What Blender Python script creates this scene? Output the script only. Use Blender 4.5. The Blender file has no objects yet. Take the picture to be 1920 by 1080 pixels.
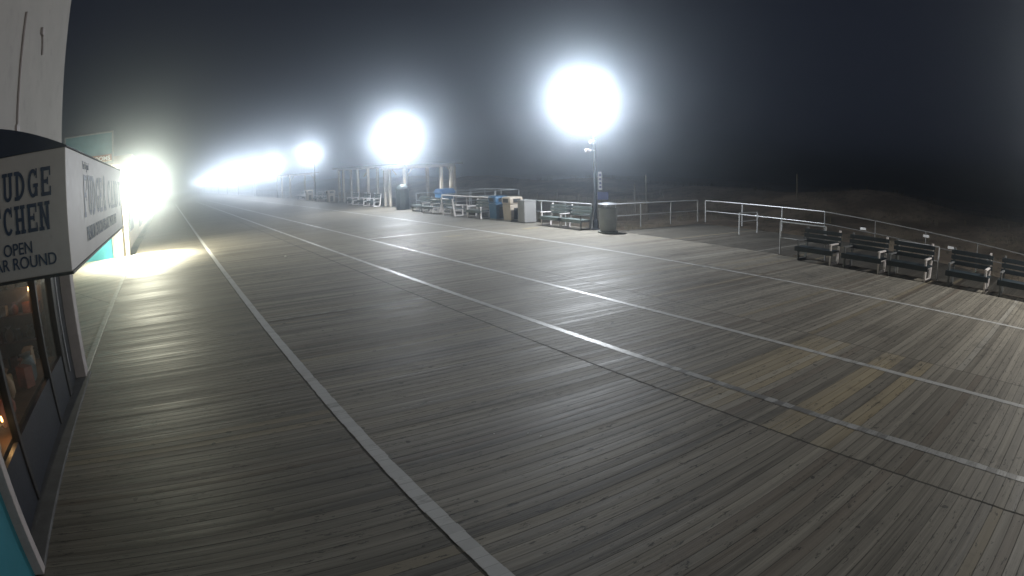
import bpy, bmesh, math, random
from mathutils import Vector, Matrix
import numpy as np
random.seed(7)
sc = bpy.context.scene
C = sc.collection
R = math.radians
# ------------------------------------------------------------------ camera
YAW, PITCH, ROLL = R(32.572), R(11.377), R(-1.433)
CAMH = 2.8
f = Vector((math.sin(YAW)*math.cos(PITCH), math.cos(YAW)*math.cos(PITCH), -math.sin(PITCH)))
r_ = Vector((math.cos(YAW), -math.sin(YAW), 0)); u_ = r_.cross(f)
r2 = r_*math.cos(ROLL)+u_*math.sin(ROLL); u2 = -r_*math.sin(ROLL)+u_*math.cos(ROLL)
cd = bpy.data.cameras.new('camera'); cam = bpy.data.objects.new('camera', cd); C.objects.link(cam)
cam.matrix_world = Matrix(((r2.x, u2.x, -f.x, 0), (r2.y, u2.y, -f.y, 0), (r2.z, u2.z, -f.z, CAMH), (0, 0, 0, 1)))
cd.type = 'PANO'; cd.sensor_width = 36; cd.sensor_fit = 'HORIZONTAL'
cd.panorama_type = 'FISHEYE_LENS_POLYNOMIAL'       # the wide action-camera lens of the photograph
KA, KB = 0.86135, 0.060783
cd.fisheye_fov = R(170)
cd.fisheye_polynomial_k0 = 0; cd.fisheye_polynomial_k1 = -KA/18.75; cd.fisheye_polynomial_k2 = 0
cd.fisheye_polynomial_k3 = -KB/18.75**3; cd.fisheye_polynomial_k4 = 0
cd.clip_start = 0.05; cd.clip_end = 3000
sc.camera = cam
# ------------------------------------------------------------------ world: clear night sky
w = bpy.data.worlds.new('World'); sc.world = w; w.use_nodes = True
nt = w.node_tree; bg = nt.nodes['Background']
bg.inputs[0].default_value = (0.0070, 0.0088, 0.0150, 1); bg.inputs[1].default_value = 1.0
sc.view_settings.view_transform = 'Standard'; sc.view_settings.look = 'None'
sc.view_settings.exposure = 0.1; sc.view_settings.gamma = 1
sc.render.engine = 'CYCLES'
cy = sc.cycles
cy.use_denoising = True; cy.volume_bounces = 0; cy.max_bounces = 5; cy.diffuse_bounces = 2
cy.glossy_bounces = 2; cy.transparent_max_bounces = 12; cy.sample_clamp_indirect = 2.0
cy.caustics_reflective = False; cy.caustics_refractive = False
LAMP_W = 4300.0          # power of one boardwalk lamp
FLOOD_W = 3300.0
HAZE = 0.0090
HAZE_G = 0.952
LAMP_COL = (0.90, 0.95, 1.0)
FLOOD_COL = (1.0, 0.98, 0.76)
# ------------------------------------------------------------------ helpers
def tag(o, label=None, cat=None, group=None, kind=None):
    if label: o['label'] = label
    if cat: o['category'] = cat
    if group: o['group'] = group
    if kind: o['kind'] = kind
    return o
def empty(name, label, cat, loc=(0, 0, 0), rz=0, group=None):
    o = bpy.data.objects.new(name, None); C.objects.link(o)
    o.location = loc; o.rotation_euler = (0, 0, rz); o.empty_display_size = .2
    return tag(o, label, cat, group)
class MB:
    def __init__(s): s.v = []; s.f = []; s.smooth = False
    def add(s, v, fs):
        n = len(s.v); s.v += [tuple(x) for x in v]; s.f += [tuple(i+n for i in q) for q in fs]; return s
    def box(s, x0, x1, y0, y1, z0, z1):
        v = [(x0,y0,z0),(x1,y0,z0),(x1,y1,z0),(x0,y1,z0),(x0,y0,z1),(x1,y0,z1),(x1,y1,z1),(x0,y1,z1)]
        return s.add(v, [(0,3,2,1),(4,5,6,7),(0,1,5,4),(1,2,6,5),(2,3,7,6),(3,0,4,7)])
    def bbox(s, x0, x1, y0, y1, z0, z1, b=.01):
        bm = bmesh.new(); bmesh.ops.create_cube(bm, size=1)
        for q in bm.verts: q.co = Vector(((x0+x1)/2+q.co.x*(x1-x0), (y0+y1)/2+q.co.y*(y1-y0), (z0+z1)/2+q.co.z*(z1-z0)))
        bmesh.ops.bevel(bm, geom=bm.edges[:], offset=b, segments=2, affect='EDGES', profile=.5)
        bm.verts.ensure_lookup_table()
        s.add([q.co[:] for q in bm.verts], [[q.index for q in fc.verts] for fc in bm.faces]); bm.free(); return s
    def tube(s, pts, r, n=10, cap=True):
        pts = [Vector(p) for p in pts]; rs = r if isinstance(r, (list, tuple)) else [r]*len(pts)
        v = []; fs = []
        for i, p in enumerate(pts):
            d = (pts[min(i+1, len(pts)-1)]-pts[max(i-1, 0)]).normalized()
            a = d.orthogonal().normalized() if i == 0 else (a - d*a.dot(d)).normalized()
            b = d.cross(a)
            for k in range(n):
                t = 2*math.pi*k/n; v.append(p+(a*math.cos(t)+b*math.sin(t))*rs[i])
        for i in range(len(pts)-1):
            for k in range(n):
                fs.append((i*n+k, i*n+(k+1) % n, (i+1)*n+(k+1) % n, (i+1)*n+k))
        if cap: fs.append(tuple(reversed(range(n)))); fs.append(tuple((len(pts)-1)*n+k for k in range(n)))
        return s.add(v, fs)
    def lathe(s, prof, c=(0, 0, 0), n=28, sx=1, sy=1):
        v = []; fs = []
        for (r, z) in prof:
            for k in range(n):
                t = 2*math.pi*k/n; v.append((c[0]+r*sx*math.cos(t), c[1]+r*sy*math.sin(t), c[2]+z))
        for i in range(len(prof)-1):
            for k in range(n): fs.append((i*n+k, i*n+(k+1) % n, (i+1)*n+(k+1) % n, (i+1)*n+k))
        fs.append(tuple(reversed(range(n)))); fs.append(tuple((len(prof)-1)*n+k for k in range(n)))
        return s.add(v, fs)
    def prism(s, poly, axis, a0, a1):
        # poly: list of (p,q); axis 'x': (p,q)=(y,z); 'y': (x,z); 'z': (x,y)
        def P(p, q, a): return {'x': (a, p, q), 'y': (p, a, q), 'z': (p, q, a)}[axis]
        n = len(poly); v = [P(p, q, a0) for p, q in poly]+[P(p, q, a1) for p, q in poly]
        return s.add(v, [tuple(range(n)), tuple(reversed(range(n, 2*n)))]+[(i, i+n, (i+1) % n+n, (i+1) % n) for i in range(n)])
    def build(s, name, m, parent=None, smooth=False, label=None):
        me = bpy.data.meshes.new(name); me.from_pydata(s.v, [], s.f); me.update()
        bm = bmesh.new(); bm.from_mesh(me); bmesh.ops.recalc_face_normals(bm, faces=bm.faces[:]); bm.to_mesh(me); bm.free()
        if m: me.materials.append(m)
        if smooth:
            me.polygons.foreach_set('use_smooth', [True]*len(me.polygons)); me.set_sharp_from_angle(angle=R(40))
        o = bpy.data.objects.new(name, me); C.objects.link(o)
        if parent: o.parent = parent
        if label: o['label'] = label
        return o
def kids(o): return [c for c in bpy.data.objects if c.parent == o]
def copy_tree(o, parent=None):
    c = o.copy(); C.objects.link(c); c.parent = parent
    for ch in kids(o): copy_tree(ch, c)
    return c
def thing_copy(src, loc, rz, label, group=None):
    c = copy_tree(src); c.location = loc; c.rotation_euler = (0, 0, rz); c['label'] = label
    if group: c['group'] = group
    return c
# ------------------------------------------------------------------ material helpers
def mat(name): 
    m = bpy.data.materials.new(name); m.use_nodes = True; return m, m.node_tree, m.node_tree.nodes['Principled BSDF']
class X:
    """little node expression helper"""
    def __init__(s, nt, sock): s.nt = nt; s.s = sock
    def _m(s, op, *a):
        n = s.nt.nodes.new('ShaderNodeMath'); n.operation = op
        for i, q in enumerate((s,)+a):
            if isinstance(q, X): s.nt.links.new(q.s, n.inputs[i])
            else: n.inputs[i].default_value = q
        return X(s.nt, n.outputs[0])
    def __add__(s, o): return s._m('ADD', o)
    __radd__ = lambda s, o: s+o
    __rmul__ = lambda s, o: s*o
    def __sub__(s, o): return s._m('SUBTRACT', o)
    def __mul__(s, o): return s._m('MULTIPLY', o)
    def __truediv__(s, o): return s._m('DIVIDE', o)
    def gt(s, o): return s._m('GREATER_THAN', o)
    def lt(s, o): return s._m('LESS_THAN', o)
    def floor(s): return s._m('FLOOR')
    def fract(s): return s._m('FRACT')
    def abs(s): return s._m('ABSOLUTE')
    def mn(s, o): return s._m('MINIMUM', o)
    def mx(s, o): return s._m('MAXIMUM', o)
    def clamp(s):
        n = s.nt.nodes.new('ShaderNodeClamp'); s.nt.links.new(s.s, n.inputs[0]); return X(s.nt, n.outputs[0])
    def sstep(s, a, b):
        n = s.nt.nodes.new('ShaderNodeMapRange'); n.interpolation_type = 'SMOOTHSTEP'
        s.nt.links.new(s.s, n.inputs[0]); n.inputs[1].default_value = a; n.inputs[2].default_value = b
        return X(s.nt, n.outputs[0])
def coords(nt, kind='Object'):
    t = nt.nodes.new('ShaderNodeTexCoord'); sp = nt.nodes.new('ShaderNodeSeparateXYZ'); nt.links.new(t.outputs[kind], sp.inputs[0])
    return [X(nt, sp.outputs[i]) for i in range(3)]
def vec(nt, *a):
    n = nt.nodes.new('ShaderNodeCombineXYZ')
    for i, q in enumerate(a):
        if isinstance(q, X): nt.links.new(q.s, n.inputs[i])
        else: n.inputs[i].default_value = q
    return n.outputs[0]
def noise(nt, v, scale=1, detail=3, rough=.55):
    n = nt.nodes.new('ShaderNodeTexNoise'); nt.links.new(v, n.inputs['Vector'])
    n.inputs['Scale'].default_value = scale; n.inputs['Detail'].default_value = detail; n.inputs['Roughness'].default_value = rough
    return X(nt, n.outputs[0])
def white(nt, v):
    n = nt.nodes.new('ShaderNodeTexWhiteNoise'); nt.links.new(v, n.inputs['Vector']); return X(nt, n.outputs[0])
def mixc(nt, fac, a, b):
    n = nt.nodes.new('ShaderNodeMix'); n.data_type = 'RGBA'
    if isinstance(fac, X): nt.links.new(fac.s, n.inputs[0])
    else: n.inputs[0].default_value = fac
    for q, i in ((a, 6), (b, 7)):
        if isinstance(q, tuple): n.inputs[i].default_value = (*q[:3], 1)
        else: nt.links.new(q, n.inputs[i])
    return n.outputs[2]
def bump(nt, p, h, strength=.4, dist=.01):
    n = nt.nodes.new('ShaderNodeBump'); n.inputs['Strength'].default_value = strength; n.inputs['Distance'].default_value = dist
    nt.links.new(h.s, n.inputs['Height']); nt.links.new(n.outputs[0], p.inputs['Normal'])
def simple(name, col, rough=.6, metal=0, var=.25, scale=3, spec=.5, bmp=0, dirt=None):
    m, nt, p = mat(name); x, y, z = coords(nt)
    v = vec(nt, x, y, z); n1 = noise(nt, v, scale, 4); n2 = noise(nt, v, scale*9, 3)
    dark = tuple(c*(1-var*1.6) for c in col); lite = tuple(min(1, c*(1+var*.6)) for c in col)
    c = mixc(nt, (n1*.65+n2*.35).sstep(.3, .7), dark, lite)
    if dirt: c = mixc(nt, noise(nt, v, scale*2.3, 5).sstep(.55, .75)*.6, c, dirt)
    nt.links.new(c, p.inputs['Base Color'])
    nt.links.new((n2*.25+(rough-.12)).s, p.inputs['Roughness'])
    p.inputs['Metallic'].default_value = metal; p.inputs['Specular IOR Level'].default_value = spec
    if bmp: bump(nt, p, n2, bmp, .004)
    return m
def emit(name, col, strength):
    m, nt, p = mat(name); p.inputs['Base Color'].default_value = (*col, 1)
    p.inputs['Emission Color'].default_value = (*col, 1); p.inputs['Emission Strength'].default_value = strength; return m
def deck_mat(name, diag=False, tone=1.0):
    m, nt, p = mat(name); x, y, z = coords(nt)
    if diag:
        a = R(28); xx = x*math.cos(a)+y*math.sin(a); yy = y*math.cos(a)-x*math.sin(a); x, y = xx, yy
    wob = noise(nt, vec(nt, x*.35, y*.05, 0), 1, 2)*.02
    yb = (y+wob)/.138; idx = yb.floor(); fr = yb.fract()
    if diag: seams = []; sec = (x/3.1).floor(); sx = (x/3.1).fract()
    else:
        seams = [1.70, 5.42, 9.31, 13.62]; sec = x.gt(seams[0])
        for q in seams[1:]: sec = sec+x.gt(q)
    rnd = white(nt, vec(nt, idx, sec, 3.1)); rnd2 = white(nt, vec(nt, idx, sec, 17.7)); rnd3 = white(nt, vec(nt, idx, 5.5, 1.2))
    grp = white(nt, vec(nt, (idx/6).floor(), sec, 9.3))
    grain = noise(nt, vec(nt, x*1.3, y*55, idx*.37), 1, 4, .62)
    grain2 = noise(nt, vec(nt, x*7, y*160, 0), 1, 2, .6)
    broad = noise(nt, vec(nt, x*.16, y*.5, 4), 1, 4, .6)
    streak = noise(nt, vec(nt, x*.10, y*2.6, 7), 1, 3, .6)
    fine = noise(nt, vec(nt, x*.22, y*11, idx*.13), 1, 5, .72)
    tonev = (rnd*.28+rnd3*.14+grain*.45+fine*1.25+streak*.35+broad*.25-.855-.5)
    tonev = (tonev*(x.sstep(2.5, 9.0)*-.55+1.3)+.5).clamp()
    k = tone
    c = mixc(nt, tonev, (.044*k, .038*k, .031*k), (.40*k, .368*k, .31*k))
    if not diag: c = mixc(nt, x.lt(1.70)*.35, c, (.030, .026, .022))  # bay nearest the shops darkened: light falloff put into the board colour
    # greyed-red boards here and there, newer yellow pine boards in the middle bays
    c = mixc(nt, rnd2.lt(.10)*.45, c, (.12*k, .088*k, .065*k))
    if not diag:
        mid = x.gt(seams[1])*x.lt(seams[2])
        band = lambda a, b_: y.gt(a)*y.lt(b_)
        patchz = band(4.14, 4.97).mx(band(2.48, 3.45)*rnd3.gt(.35)).mx(band(1.1, 2.0)*rnd3.gt(.8)*.5)
        newb = mid*patchz
        c = mixc(nt, newb*(.02+rnd2*.22+grain*.22+fine*.16)*(x.sstep(9.35, 8.2)*.45+.55)*(x.sstep(5.4, 6.4)*.45+.55), c, (.46, .36, .19))
        edge = (fr-.08).abs().lt(.045)*rnd.gt(.45)*mid*patchz
        c = mixc(nt, edge*.6, c, (.42, .33, .18))
        old = rnd2.gt(.96)*(x.lt(seams[1])+x.gt(seams[2])).clamp()
        c = mixc(nt, old*.55, c, (.27, .225, .15))
        lone = rnd.gt(.985)*x.gt(5.42); c = mixc(nt, lone*.4, c, (.36, .35, .32))
    # stains, gum and scuffs
    v3 = vec(nt, x, y, 0)
    st = noise(nt, v3, .8, 6, .75).sstep(.52, .72); c = mixc(nt, st*.45, c, (.045, .043, .040))
    vo = nt.nodes.new('ShaderNodeTexVoronoi'); vo.inputs['Scale'].default_value = 2.3; nt.links.new(v3, vo.inputs['Vector'])
    vd = X(nt, vo.outputs['Distance']); spotn = noise(nt, v3, 14, 3)
    spt = (vd+spotn*.20).lt(.175)*noise(nt, v3, .5, 2).gt(.45); c = mixc(nt, spt*.7, c, (.018, .017, .016))
    flk = noise(nt, vec(nt, x*4, y*17, 1), 1, 5, .8).gt(.59)*noise(nt, v3, 1.3, 3).gt(.47); c = mixc(nt, flk*.75, c, (.012, .011, .010))
    # nail heads
    # gaps
    gap = (fr-.5).abs().gt(.468)
    if diag: sm = (sx-.5).abs().gt(.4955)
    else:
        sw = noise(nt, vec(nt, x*.2, y*3.1, 0), 1, 4, .7)*.05-.025
        sm = None
        for q, wd in zip(seams, (.012, .016, .009, .005)):
            g = (x-q+sw).abs().lt(wd); sm = g if sm is None else sm.mx(g)
    gp = gap.mx(sm)
    gvar = noise(nt, vec(nt, x*.9, idx*1.7, 5), 1, 3).sstep(.38, .66)*.66+.28
    c = mixc(nt, (gap*gvar).mx(sm*.75), c, (.010, .0095, .009))
    nt.links.new(c, p.inputs['Base Color'])
    rg = (grain*.22+broad*.28+rnd*.10+.32+gp*.3).clamp(); nt.links.new(rg.s, p.inputs['Roughness'])
    p.inputs['Specular IOR Level'].default_value = .34
    cup = (fr-.5).abs()*(rnd-.5)*1.2+rnd2*.45
    bump(nt, p, grain*.30+grain2*.12+cup*1.3+fine*.8-gp*1.2, .8, .006)
    return m
def paint_mat(name, wear=.5, wood=(.11, .105, .098)):
    m, nt, p = mat(name); x, y, z = coords(nt)
    yb = y/.138; idx = yb.floor(); fr = yb.fract()
    rnd = white(nt, vec(nt, idx, 2.0, 3.1)); n = noise(nt, vec(nt, x*8, y*45, 0), 1, 5, .7); b = noise(nt, vec(nt, x*.1, y*.25, 3), 1, 4, .65)
    wr = (n*.5+rnd*.28+b*.5).sstep(.87-wear*.5, 1.04-wear*.35)
    c = mixc(nt, (rnd*.5+n*.5), (.40, .40, .40), (.62, .62, .61))
    c = mixc(nt, wr*.8, c, wood)
    gap = (fr-.5).abs().gt(.468); c = mixc(nt, gap*rnd*.45, c, (.05, .05, .05))
    nt.links.new(c, p.inputs['Base Color']); nt.links.new((n*.3+.3).s, p.inputs['Roughness'])
    bump(nt, p, n*.2-gap*1.0+rnd*.4, .5, .005)
    return m
M = {}
M['deck'] = deck_mat('deck_boards'); M['diag'] = deck_mat('diagonal_boards', True, 1.45); M['ramp'] = deck_mat('ramp_boards', False, .42)
M['paint'] = paint_mat('line_paint', .38); M['paintworn'] = paint_mat('line_paint_worn', .78)
M['paleboard'] = simple('pale_board', (.30, .29, .265), .6, var=.35, scale=5)
M['border'] = simple('border_plank', (.34, .34, .31), .6, var=.3, scale=6, dirt=(.12, .12, .11))
M['beam'] = simple('deck_beam', (.085, .07, .055), .8, var=.3)
M['wallwhite'] = simple('white_stucco', (.36, .34, .32), .75, var=.06, scale=1.5, bmp=.15, dirt=(.27, .25, .24))
M['fascia'] = simple('white_fascia', (.48, .455, .44), .5, var=.05, scale=2)
M['navy'] = simple('navy_canvas', (.022, .032, .060), .7, var=.15)
M['ink'] = simple('navy_letters', (.035, .055, .105), .5, var=.1)
M['teal'] = simple('teal_paint', (.024, .17, .22), .5, var=.08)
M['teal2'] = simple('teal_wall', (.10, .55, .66), .6, var=.08)
M['tan'] = simple('tan_wall', (.58, .52, .42), .7, var=.06)
M['trimw'] = simple('white_trim', (.42, .38, .38), .5, var=.1)
M['sill'] = simple('concrete_sill', (.10, .10, .105), .8, var=.25, dirt=(.05, .05, .05))
M['dark'] = simple('dark_panel', (.018, .021, .030), .45, var=.2)
M['mull'] = simple('window_frame', (.030, .028, .030), .4, var=.2)
M['alu'] = simple('aluminium', (.45, .46, .48), .35, .8, var=.1)
M['galv'] = simple('galvanised_rail', (.62, .64, .66), .42, .35, var=.12, scale=5)
M['galvshade'] = simple('shaded_galvanised_rail', (.20, .20, .20), .7, .2, var=.2, scale=5)  # darker copy of the rail metal, lack of light put into its colour
M['pole'] = simple('dark_pole', (.055, .065, .085), .45, .2, var=.15)
M['slat'] = simple('bench_slats', (.022, .034, .044), .6, var=.25, scale=5)
M['slatgreen'] = simple('green_bench_slats', (.13, .16, .155), .6, var=.25, scale=5)
M['benchw'] = simple('white_bench_frame', (.78, .73, .72), .5, var=.1)
M['benchg'] = simple('grey_bench_frame', (.16, .165, .17), .5, var=.15)
M['canmat'] = simple('grey_green_can', (.17, .18, .165), .5, var=.15)
M['lid'] = simple('metal_lid', (.5, .52, .55), .3, .7, var=.1)
M['tanbin'] = simple('tan_plastic', (.46, .40, .33), .5, var=.08)
M['bluebin'] = simple('blue_plastic', (.035, .12, .24), .45, var=.1)
M['hole'] = simple('bin_opening', (.015, .015, .015), .8, var=.1)
M['greybox'] = simple('pale_box', (.26, .255, .25), .6, var=.08)
M['darkbin'] = simple('dark_green_bin', (.030, .045, .045), .5, var=.2)
M['wood'] = simple('pavilion_timber', (.50, .44, .36), .7, var=.2, scale=4)
M['roof'] = simple('dark_shingle', (.05, .05, .055), .8, var=.3, scale=8)
M['signw'] = simple('sign_white', (.75, .76, .78), .5, var=.05)
M['signblue'] = simple('sign_blue', (.10, .12, .30), .5, var=.08)
M['signteal'] = simple('sign_teal_face', (.09, .21, .27), .45, var=.12)
M['cream'] = simple('cream', (.70, .62, .52), .5, var=.06)
M['rust'] = simple('brown_red_band', (.30, .12, .07), .6, var=.1)
M['black'] = simple('black_print', (.02, .02, .03), .6, var=.1)
M['post'] = simple('fence_timber', (.22, .19, .15), .85, var=.3)
M['shelf'] = simple('shelf_wood', (.16, .09, .05), .6, var=.3)
M['intwall'] = simple('shop_inside_wall', (.20, .13, .08), .8, var=.25)
M['lens'] = emit('lamp_lens', (.85, .93, 1.0), 60)
M['lensw'] = emit('flood_lens', (1.0, .98, .88), 60)
M['bulb'] = emit('amber_bulb', (1.0, .50, .16), 14)
M['litter'] = simple('paper_white', (.8, .8, .78), .6, var=.05)
def glass():
    m = bpy.data.materials.new('shop_glass'); m.use_nodes = True; nt = m.node_tree; nt.nodes.clear()
    o = nt.nodes.new('ShaderNodeOutputMaterial'); t = nt.nodes.new('ShaderNodeBsdfTransparent'); g = nt.nodes.new('ShaderNodeBsdfGlossy')
    t.inputs[0].default_value = (.86, .88, .86, 1); g.inputs['Roughness'].default_value = .04
    fr = nt.nodes.new('ShaderNodeFresnel'); fr.inputs[0].default_value = 1.5
    mx = nt.nodes.new('ShaderNodeMixShader'); nt.links.new(fr.outputs[0], mx.inputs[0]); nt.links.new(t.outputs[0], mx.inputs[1]); nt.links.new(g.outputs[0], mx.inputs[2])
    nt.links.new(mx.outputs[0], o.inputs[0]); return m
M['glass'] = glass()
def sand_mat():
    m, nt, p = mat('dune_sand'); x, y, z = coords(nt); v = vec(nt, x, y, z)
    a = noise(nt, v, .22, 5, .65); b = noise(nt, vec(nt, x*.6, y*1.3, z), 1.5, 5, .7)
    c = mixc(nt, a.sstep(.35, .65), (.19, .14, .10), (.48, .38, .28))
    c = mixc(nt, b.sstep(.52, .66)*.75, c, (.040, .045, .026))
    nt.links.new(c, p.inputs['Base Color']); p.inputs['Roughness'].default_value = .95
    bump(nt, p, b, .8, .08); return m
M['sand'] = sand_mat()
M['grass'] = simple('beach_grass', (.20, .17, .10), .8, var=.4)
M['sea'] = simple('sea_water', (.008, .012, .016), .35, var=.3, scale=.05)
# ------------------------------------------------------------------ setting
def sheet(name, x0, x1, y0, y1, z, m, thick=None, loc=(0, 0, 0)):
    b = MB()
    if thick: b.box(x0, x1, y0, y1, z-thick, z)
    else: b.add([(x0,y0,z),(x1,y0,z),(x1,y1,z),(x0,y1,z)], [(0,1,2,3)])
    return tag(b.build(name, m), kind='structure')
Y0, Y1 = -14, 420
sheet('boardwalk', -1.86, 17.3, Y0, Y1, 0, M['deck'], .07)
sheet('side_street_boards', -14, -1.98, 10.35, 29.5, -.004, M['diag'], .07)
b = MB(); b.bbox(-2.0, -1.86, 10.25, 29.5, -.05, .022, .006); tag(b.build('border_plank', M['border']), kind='structure')
b = MB(); b.box(17.3, 17.42, Y0, 10.75, -.35, -.012); b.box(17.3, 17.42, 19.9, Y1, -.35, -.012); tag(b.build('boardwalk_edge_beam', M['beam']), kind='structure')
def stripe(x0, x1, y0, y1, m=None, z=.004, name='painted_line'):
    b = MB(); n = max(1, int(abs(y1-y0)/.138)); random.seed(int(x0*100)+3)
    pv = None
    if y1-y0 > 1:
        n = min(n, 900)
        xs = []
        for i in range(n+1):
            y = y0+(y1-y0)*i/n; j = random.uniform(-.006, .006)
            xs.append((x0+j, x1+random.uniform(-.006, .006), y))
        for i in range(n): 
            a0, a1, ya = xs[i]; yb = xs[i+1][2]
            b.add([(a0,ya,z),(a1,ya,z),(a1,yb,z),(a0,yb,z)], [(0,1,2,3)])
    else: b.add([(x0,y0,z),(x1,y0,z),(x1,y1,z),(x0,y1,z)], [(0,1,2,3)])
    return tag(b.build(name, m or M['paint']), kind='structure')
stripe(1.715, 1.865, -12, 120); stripe(6.10, 6.225, 6.2, 120); stripe(6.10, 6.225, -12, 6.2, M['paintworn'])
stripe(8.35, 8.475, -12, 120); stripe(13.24, 13.36, -12, 120)
stripe(8.475, 13.24, 24.1, 24.26); stripe(13.36, 16.2, 24.25, 24.38, M['paintworn'])
stripe(1.9, 5.4, 11.98, 12.10, M['paleboard']); stripe(2.0, 5.4, 25.0, 25.12, M['paleboard'])
def sand_blob(x, y, rx, ry, m, z=.004):
    b = MB(); random.seed(int(x*31+y)); vs = []
    for k in range(22):
        t = 2*math.pi*k/22; q = random.uniform(.75, 1.1); vs.append((x+rx*q*math.cos(t), y+ry*q*math.sin(t), z))
    b.add(vs, [tuple(range(22))]); return tag(b.build('painted_patch', m), kind='structure')
M['ochre'] = simple('ochre_patch', (.36, .30, .18), .7, var=.25, scale=6)
sand_blob(11.4, 22.2, .55, .16, M['ochre']); sand_blob(15.4, 22.4, .5, .15, M['ochre'])
# ramp platform and ramp beyond the edge (lower timber)
b = MB(); b.box(17.3, 17.38, 10.75, 19.9, -.35, -.006); b.box(17.15, 17.3, Y0, 10.75, .002, .012); tag(b.build('platform_beam_and_shade_strip', M['beam']), kind='structure')  # edge beam, plus a dark strip standing in for shade under the benches
sheet('beach_access_platform', 17.38, 24.1, 10.75, 19.9, -.12, M['ramp'], .2)
b = MB(); b.add([(18.6,10.75,-.125),(24.1,10.75,-.125),(24.1,-6,-1.1),(18.6,-6,-1.1),(18.6,10.75,-.2),(24.1,10.75,-.2),(24.1,-6,-1.3),(18.6,-6,-1.3)],
        [(0,1,2,3),(7,6,5,4),(0,3,7,4),(1,5,6,2),(3,2,6,7)])
tag(b.build('beach_ramp', M['ramp']), kind='structure')
# beach with dunes
def dune(x, y):
    h = -1.15
    d = math.exp(-((x-47-6*math.sin(y*.05)-.28*max(0, y-20)*.3)/11)**2)
    h += d*(1.75+.45*math.sin(x*.21+y*.13)+.35*math.sin(y*.31+1.3))
    h += .16*math.sin(x*.55+.8*math.sin(y*.4))*math.cos(y*.47+x*.1)*min(1, max(0, (x-25)/6))
    return h
nx, ny = 90, 130; vs = []; fs = []
for j in range(ny):
    for i in range(nx):
        x = 17.45+(i/(nx-1))**1.6*130; y = -60+(j/(ny-1))**1.5*520
        vs.append((x, y, dune(x, y)))
for j in range(ny-1):
    for i in range(nx-1): a = j*nx+i; fs.append((a, a+1, a+nx+1, a+nx))
b = MB(); b.add(vs, fs); tag(b.build('beach', M['sand'], smooth=True), kind='structure')
sheet('sea', 120, 1500, -900, 1500, -2.2, M['sea']); sheet('ground', -400, 150, -300, 900, -2.6, M['sand'])
# beach grass tufts
random.seed(4); b = MB()
for k in range(6500):
    x = 25+random.random()**1.6*42; y = random.uniform(-8, 75)
    if math.sin(x*.5+y*.3)+math.sin(y*.7-x*.2) < random.uniform(-.9, 1.2): continue
    z = dune(x, y)
    for q in range(4):
        a = random.uniform(0, 6.28); l = random.uniform(.25, .6); px, py = x+random.uniform(-.15, .15), y+random.uniform(-.15, .15)
        dx, dy = math.cos(a), math.sin(a); wv = .012
        b.add([(px-dy*wv, py+dx*wv, z-.03), (px+dy*wv, py-dx*wv, z-.03), (px+dx*l*.45, py+dy*l*.45, z+l)], [(0, 1, 2)])
tag(b.build('beach_grass', M['grass']), 'dry beach grass growing over the dunes', 'grass', kind='stuff')
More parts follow.
